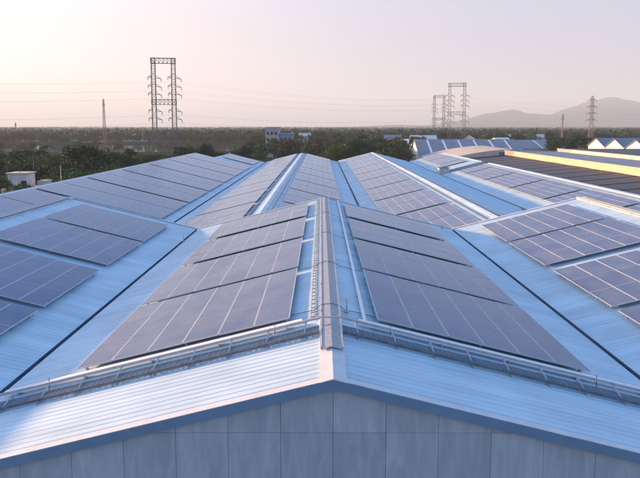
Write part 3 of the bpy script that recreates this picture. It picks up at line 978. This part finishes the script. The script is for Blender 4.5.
def h_pylon(key, label, loc, H, sp, rz, arms, beams, mw=1.5, thick=0.09, arm_len=2.5):
    root = thing('transmission_tower', label, 'pylon', loc, 'double mast transmission towers', (0, 0, rz))
    ATT[key] = []
    for s in (-1, 1):
        m = MB(); lattice(m, s * sp / 2, 0, 0, H, mw, mw * 0.8, 22, thick); m.build('mast', 'tower', root)
    for z in beams:
        m = MB(); truss(m, (-sp / 2 - mw * .5, 0, z - 1.0), (sp / 2 + mw * .5, 0, z - 1.0), 1.7, 1.3, 6, thick); m.build('cross_beam', 'tower', root)
    cz, sz = math.cos(rz), math.sin(rz)
    for s in (-1, 1):
        for z in arms:
            x = s * sp / 2
            for e in (-1, 1):
                m = MB()
                L = arm_len * (1.0 if e > 0 else 0.72)
                tip = (x + e * L, 0, z + (-0.35 if e > 0 else 0.25))
                for yy in (-0.5, 0.5):
                    m.bar((x + e * mw * .4, yy, z - 0.05), tip, thick * 1.6)
                    m.bar((x + e * mw * .4, yy, z + 0.75), tip, thick * 1.2)
                m.bar((x + e * (mw * .4 + L) * .5, -.3, z), (x + e * (mw * .4 + L) * .5, .3, z), thick)
                m.bar(tip, (tip[0], tip[1], tip[2] - 1.0), thick * 1.8)
                m.build('cross_arm', 'tower', root)
            lx = x + arm_len
            ATT[key].append(Vector((loc[0] + lx * cz, loc[1] + lx * sz, loc[2] + z - 1.3)))
    return root
def pos(u, Y): return (u - 321) / 498.0 * Y * 0.985 - 0.25
AR = [17.5, 20.2, 25.8, 28.4, 31.2]
h_pylon('a', 'large left transmission tower with twin lattice masts rising behind the blue roof', (pos(165.6, 172), 172, 0), 37.6, 6.5, R(8), AR, [23.3, 37.0, 11.0])
h_pylon('b', 'larger transmission tower of the right pair with twin lattice masts', (pos(455.2, 272), 272, 0), 37.6, 7.6, R(-14), AR, [22.0, 37.0, 9.0])
h_pylon('c', 'smaller farther transmission tower of the right pair', (pos(437.6, 380), 380, 0), 37.6, 7.0, R(-20), AR, [20.5, 37.0, 9.0])

def single_tower(label, loc, H, w0, w1, arms, material, name='transmission_tower', cat='pylon', thick=0.1, seg=16):
    root = thing(name, label, cat, loc)
    m = MB(); lattice(m, 0, 0, 0, H, w0, w1, seg, thick); m.build('mast', material, root)
    for z, L in arms:
        for e in (-1, 1):
            m = MB()
            tip = (e * L, 0, z)
            for yy in (-0.6, 0.6):
                m.bar((0, yy, z), tip, thick * 1.4); m.bar((0, yy, z + 1.0), tip, thick * 1.2)
            m.bar(tip, (e * L, 0, z - 1.2), thick * 1.6)
            m.build('cross_arm', material, root)
    m = MB().tube([(0, 0, H), (0, 0, H + 2.0)], [0.1, 0.04], 5); m.build('peak', material, root)
    return root
single_tower('single lattice pylon with four pairs of arms in front of the hills', (pos(588.5, 345), 345, 0), 35.0, 2.8, 1.3,
             [(19, 3.9), (23.5, 3.6), (28, 3.3), (32.5, 2.9)], 'tower', thick=0.11)
single_tower('slender reddish antenna mast left of the large pylon', (pos(106, 420), 420, 0), 37.0, 2.2, 0.7, [(33, 1.0)], 'tower_red', 'antenna_mast', 'mast', 0.12, 20)
single_tower('thin faint mast left of the single pylon', (pos(560, 420), 420, 0), 25.0, 1.4, 0.6, [(21, 1.2)], 'tower', 'antenna_mast', 'mast', 0.10, 14)
single_tower('tiny far mast at the left frame edge skyline', (pos(18, 600), 600, 0), 19.0, 1.4, 0.6, [(17, 1.0)], 'tower', 'antenna_mast', 'mast', 0.12, 10)

def wire(p, q, sag, label):
    pts = []
    for k in range(25):
        t = k / 24
        v = p.lerp(q, t); pts.append((v.x, v.y, v.z - sag * 4 * t * (1 - t)))
    tag(MB().tube(pts, 0.010, 4).build('power_line', 'wire'), label, 'wire', 'power lines')
NW = len(ATT['a'])
for k in range(NW):
    a = ATT['a'][k]; b = ATT['b'][k]; c = ATT['c'][k]
    lev = ORD[k % 5]; mast = 'left' if k < 5 else 'right'
    wire(a, b, 2.2 + 0.25 * (k % 5), 'power line between left and right towers, %s mast, %s arm from below' % (mast, lev))
    wire(a + Vector((-190, -40, 3.0 + 0.4 * (k % 5))), a, 3.5, 'power line left of the large left tower, %s mast, %s arm from below' % (mast, lev))
    wire(b, b + Vector((230, 60, -4.0)), 3.5, 'power line right of the right towers, %s mast, %s arm from below' % (mast, lev))

# ------------------------------------------------------------------ TREES
def make_tree(seed, leafm, kind='round', H=9.0):
    rnd = random.Random(seed)
    tr = MB()
    th = H * 0.42
    tr.tube([(0, 0, -0.3), (0.1, 0.05, th * 0.5), (0.0, 0.15, th), (0.05, 0.1, H * 0.7)], [0.26, 0.2, 0.15, 0.05], 7)
    clumps = []
    nb = {'round': 9, 'wide': 11, 'tall': 8}[kind]
    wr = {'round': 1.0, 'wide': 1.3, 'tall': 0.62}[kind]
    zlo = {'round': 0.42, 'wide': 0.55, 'tall': 0.30}[kind]
    for k in range(nb):
        an = 2 * math.pi * k / nb + rnd.uniform(-.4, .4)
        rr = H * rnd.uniform(0.14, 0.38) * wr; zz = H * rnd.uniform(zlo, 0.82)
        e = Vector((math.cos(an) * rr, math.sin(an) * rr, zz))
        tr.tube([(0, 0, th * rnd.uniform(.6, 1.0)), tuple(e * 0.6 + Vector((0, 0, th * .3))), tuple(e)], [0.1, 0.06, 0.025], 5)
        clumps.append((e, H * rnd.uniform(0.13, 0.2)))
    for k in range(6):
        clumps.append((Vector((rnd.uniform(-.14, .14) * H, rnd.uniform(-.14, .14) * H, H * rnd.uniform(0.66, 0.88))), H * rnd.uniform(0.10, 0.17)))
    cr = MB()
    for c, r in clumps:
        for k in range(170):
            d = Vector((rnd.gauss(0, 1), rnd.gauss(0, 1), rnd.gauss(0, 1) * .8)).normalized()
            p = c + d * r * rnd.uniform(0.55, 1.15)
            s = rnd.uniform(0.13, 0.34) * H / 9
            u = Vector((rnd.gauss(0, 1), rnd.gauss(0, 1), rnd.gauss(0, 1))).normalized()
            v = u.cross(d + Vector((rnd.gauss(0, .5), rnd.gauss(0, .5), rnd.gauss(0, .5))))
            if v.length < 0.1: continue
            v.normalize()
            cr.face([p - u * s, p + v * s * .6, p + u * s, p - v * s * .6])
    return tr.mesh('trunk', 'bark'), cr.mesh('crown', leafm)
def make_palm(seed, H=9.0):
    rnd = random.Random(seed)
    tr = MB().tube([(0, 0, -0.3), (0.15, 0, H * .4), (0.1, 0.1, H * .82)], [0.2, 0.15, 0.12], 7)
    cr = MB()
    top = Vector((0.1, 0.1, H * .82))
    for k in range(15):
        an = 2 * math.pi * k / 15 + rnd.uniform(-.2, .2); up = rnd.uniform(0.1, 1.5)
        L = H * rnd.uniform(.26, .36)
        ax = Vector((math.cos(an), math.sin(an), 0)); sd = Vector((-math.sin(an), math.cos(an), 0))
        def P(t): return top + ax * (L * t) + Vector((0, 0, L * (up * t - 1.05 * t * t)))
        cr.tube([tuple(P(q / 5)) for q in range(6)], [0.04, 0.035, 0.03, 0.025, 0.02, 0.01], 4)
        for i in range(13):
            t = 0.12 + 0.87 * i / 12
            p = P(t); ll = 0.6 * math.sin(math.pi * (0.12 + 0.8 * t)) + 0.1
            for e in (-1, 1):
                tip = p + sd * (e * ll * 0.75) + ax * (ll * 0.55) + Vector((0, 0, -ll * rnd.uniform(.3, .7)))
                cr.face([tuple(p - ax * 0.05), tuple((p + tip) / 2 + ax * 0.07), tuple(tip), tuple((p + tip) / 2 - ax * 0.07)])
    return tr.mesh('trunk', 'bark'), cr.mesh('crown', 'leaf_a')
PROTO = [make_tree(1, 'leaf_a'), make_tree(2, 'leaf_a', 'wide'), make_tree(3, 'leaf_b'), make_tree(4, 'leaf_b', 'wide'), make_tree(5, 'leaf_c'), make_tree(6, 'leaf_a', 'tall'),
         make_tree(7, 'leaf_b', 'tall'), make_tree(8, 'leaf_a', 'round'), make_tree(10, 'leaf_c', 'wide')]
PALM = make_palm(9)
def tree(proto, x, y, h, label, group, name='broadleaf_tree', wid=1.0):
    r = thing(name, label, 'tree', (x, y, 0), group, (0, 0, random.uniform(0, 6.28)))
    s = h / 9.0
    r.scale = (s * wid, s * wid, s)
    link('trunk', proto[0], r); link('crown', proto[1], r)
    return r
# noticeable trees at the left
left_spec = [(86, 112, 11.4, 0, 1.15, 'large dark round tree left of the big pylon'),
             (97, 128, 8.8, 1, 1.1, 'dark tree just right of the large round tree at left'),
             (62, 92, 7.6, 2, 1.3, 'light green bushy tree above the left roof edge'),
             (82, 88, 7.4, 3, 1.3, 'light green bush just left of the roof peak at left'),
             (100, 100, 7.0, 2, 1.2, 'yellowish green tree behind the left roof edge'),
             (48, 100, 7.5, 4, 1.2, 'dry brownish tree behind the weathered house'),
             (70, 104, 8.0, 4, 1.1, 'brownish tree between the two green bushes at left'),
             (128, 150, 9.0, 0, 0.7, 'slim dark tree standing before the river'),
             (118, 146, 7.0, 1, 1.1, 'low dark tree beside the slim tree before the river'),
             (143, 150, 5.8, 1, 1.3, 'low dark bush before the river beside the pylon'),
             (160, 160, 6.5, 4, 1.2, 'reddish brown bush at the foot of the large pylon'),
             (150, 140, 6.2, 4, 1.1, 'brown shrub left of the pylon foot'),
             (12, 74, 6.6, 2, 1.2, 'green tree left of the weathered house'),
             (4, 82, 7.2, 3, 1.1, 'green tree at the left frame edge'),
             (182, 150, 9.5, 0, 1.0, 'dark tree right of the large pylon'),
             (193, 158, 8.6, 5, 1.1, 'dark tree above the peak of the leftmost rear roof')]
for u, Y, h, p, w, lb in left_spec:
    tree(PROTO[p], pos(u, Y), Y, h, lb, 'trees beyond the left roof', wid=w)
for u, Y, h, lb in ((6, 96, 11.4, 'palm tree at the far left among dark trees'), (33, 100, 11.8, 'tall palm above the weathered house'), (22, 118, 11.0, 'palm behind the tall palm at left')):
    tree(PALM, pos(u, Y), Y, h, lb, 'palms at left', 'palm_tree')
for x, y, z, h, lb in ((-49.6, 77.0, 4.7, 2.6, 'green potted shrub left of the roof room on the weathered house'), (-47.6, 78.9, 7.85, 1.5, 'green creeper shrub on top of the roof room'),
                     (-52.5, 77.4, 4.7, 1.8, 'small shrub at the left end of the weathered house roof')):
    t_ = tree(PROTO[2], x, y, h, lb, 'roof plants', 'roof_shrub', 1.4); t_.location.z = z; t_['category'] = 'shrub'
tree(PROTO[0], pos(575, 215), 215, 12.0, 'large dark tree left of the white gables', 'trees at the right', wid=1.2)
tree(PROTO[1], pos(563, 225), 225, 11.0, 'dark tree at the left foot of the large right tree', 'trees at the right', wid=1.3)
tree(PROTO[5], pos(553, 235), 235, 9.5, 'low dark tree left of the large right trees', 'trees at the right', wid=1.3)
def blocked(x, y):
    if -33 < x < 86 and y < 138: return True
    if 30 < x < 90 and y < 164: return True
    if -365 < x < -46 and 205 < y < 400: return True
    if 35 < x < 128 and 175 < y < 220 : return True
    if 58 < x < 126 and 230 < y < 268: return True
    if -90 < x < -36 and 186 < y < 236: return True
    if 100 < x < 160 and 140 < y < 206: return True
    if -35 < x < -10 and 225 < y < 258: return True
    if -212 < x < -130 and 405 < y < 446: return True
    return False
def band(n, ylo, yhi, ulo, uhi, label, group, hlo=6.5, hhi=10.5, protos=(0, 1, 2, 3, 4, 5, 6, 7, 8, 0, 1, 7), cap=False, free=False):
    c = 0; tries = 0
    while c < n and tries < n * 30:
        tries += 1
        y = ylo + (yhi - ylo) * random.random() ** 0.8
        x = pos(random.uniform(ulo, uhi), y)
        if blocked(x, y) and not free: continue
        h = random.uniform(hlo, hhi)
        if cap: h = max(3.0, min(h, 14.6 - 0.052 * y))
        tree(PROTO[random.choice(protos)], x, y, h, label, group, wid=random.uniform(.9, 1.35))
        c += 1
band(66, 140, 240, 196, 410, 'tree in the dense dark grove right behind the rear roofs', 'grove behind the rear roofs', 7, 10.5)
band(62, 100, 203, -15, 170, 'tree in the woods between the left roof and the river', 'woods before the river', 5.5, 8.5, protos=(0, 1, 2, 3, 2, 3, 4, 7, 6), cap=True)
band(58, 240, 440, 130, 500, 'tree in the middle distance belt below the skyline', 'middle distance tree belt', 8, 12)
band(18, 282, 302, 0, 190, 'low tree on the near bank of the river', 'near bank trees', 3.5, 6.5, free=True)
band(42, 398, 450, -20, 200, 'tree on the far bank of the river', 'far bank trees', 7, 11)
band(30, 240, 440, 440, 670, 'tree in the right distance belt before the hills', 'right distance tree belt', 8, 12)

# far wood: uncountable mass of crowns
fw = MB()
rnd = random.Random(77)
for k in range(6200):
    y = 440 + 3340 * rnd.random() ** 1.8
    x = rnd.uniform(-0.74, 0.74) * y
    if rnd.random() < 0.10 or (y < 535 and (abs(x + 178) < 16 or abs(x + 262) < 14)): continue
    h = rnd.uniform(7, 12.5); r = h * rnd.uniform(.38, .62)
    for q in range(26):
        d = Vector((rnd.gauss(0, 1), rnd.gauss(0, 1), rnd.gauss(0, .8))).normalized()
        p = Vector((x, y, h * .58)) + Vector((d.x * r, d.y * r, d.z * h * .42)) * rnd.uniform(.6, 1.1)
        s = rnd.uniform(0.9, 1.9)
        u = Vector((rnd.gauss(0, 1), rnd.gauss(0, 1), rnd.gauss(0, 1))).normalized()
        v = u.cross(d)
        if v.length < .1: continue
        v.normalize()
        fw.face([p - u * s, p + v * s * .7, p + u * s, p - v * s * .7])
tag(fw.build('far_wood', 'leaf_a'), 'distant wood fading towards the horizon', 'wood', kind='stuff')

# ------------------------------------------------------------------ haze
hz = MB().box(-8800, 8800, -2800, 7200, -1.0, 380)
hmn = bpy.data.materials.new('haze_air')
hmn.use_nodes = True
hmn.node_tree.nodes.clear()
ho = hmn.node_tree.nodes.new('ShaderNodeOutputMaterial')
hv = hmn.node_tree.nodes.new('ShaderNodeVolumePrincipled')
hv.inputs['Color'].default_value = (0.70, 0.86, 1.0, 1)
hv.inputs['Density'].default_value = 1 / 3900.0
hv.inputs['Anisotropy'].default_value = 0.08
hmn.node_tree.links.new(hv.outputs[0], ho.inputs['Volume'])
tag(hz.build('haze', hmn), 'pale evening haze over the plain', 'haze', kind='stuff')
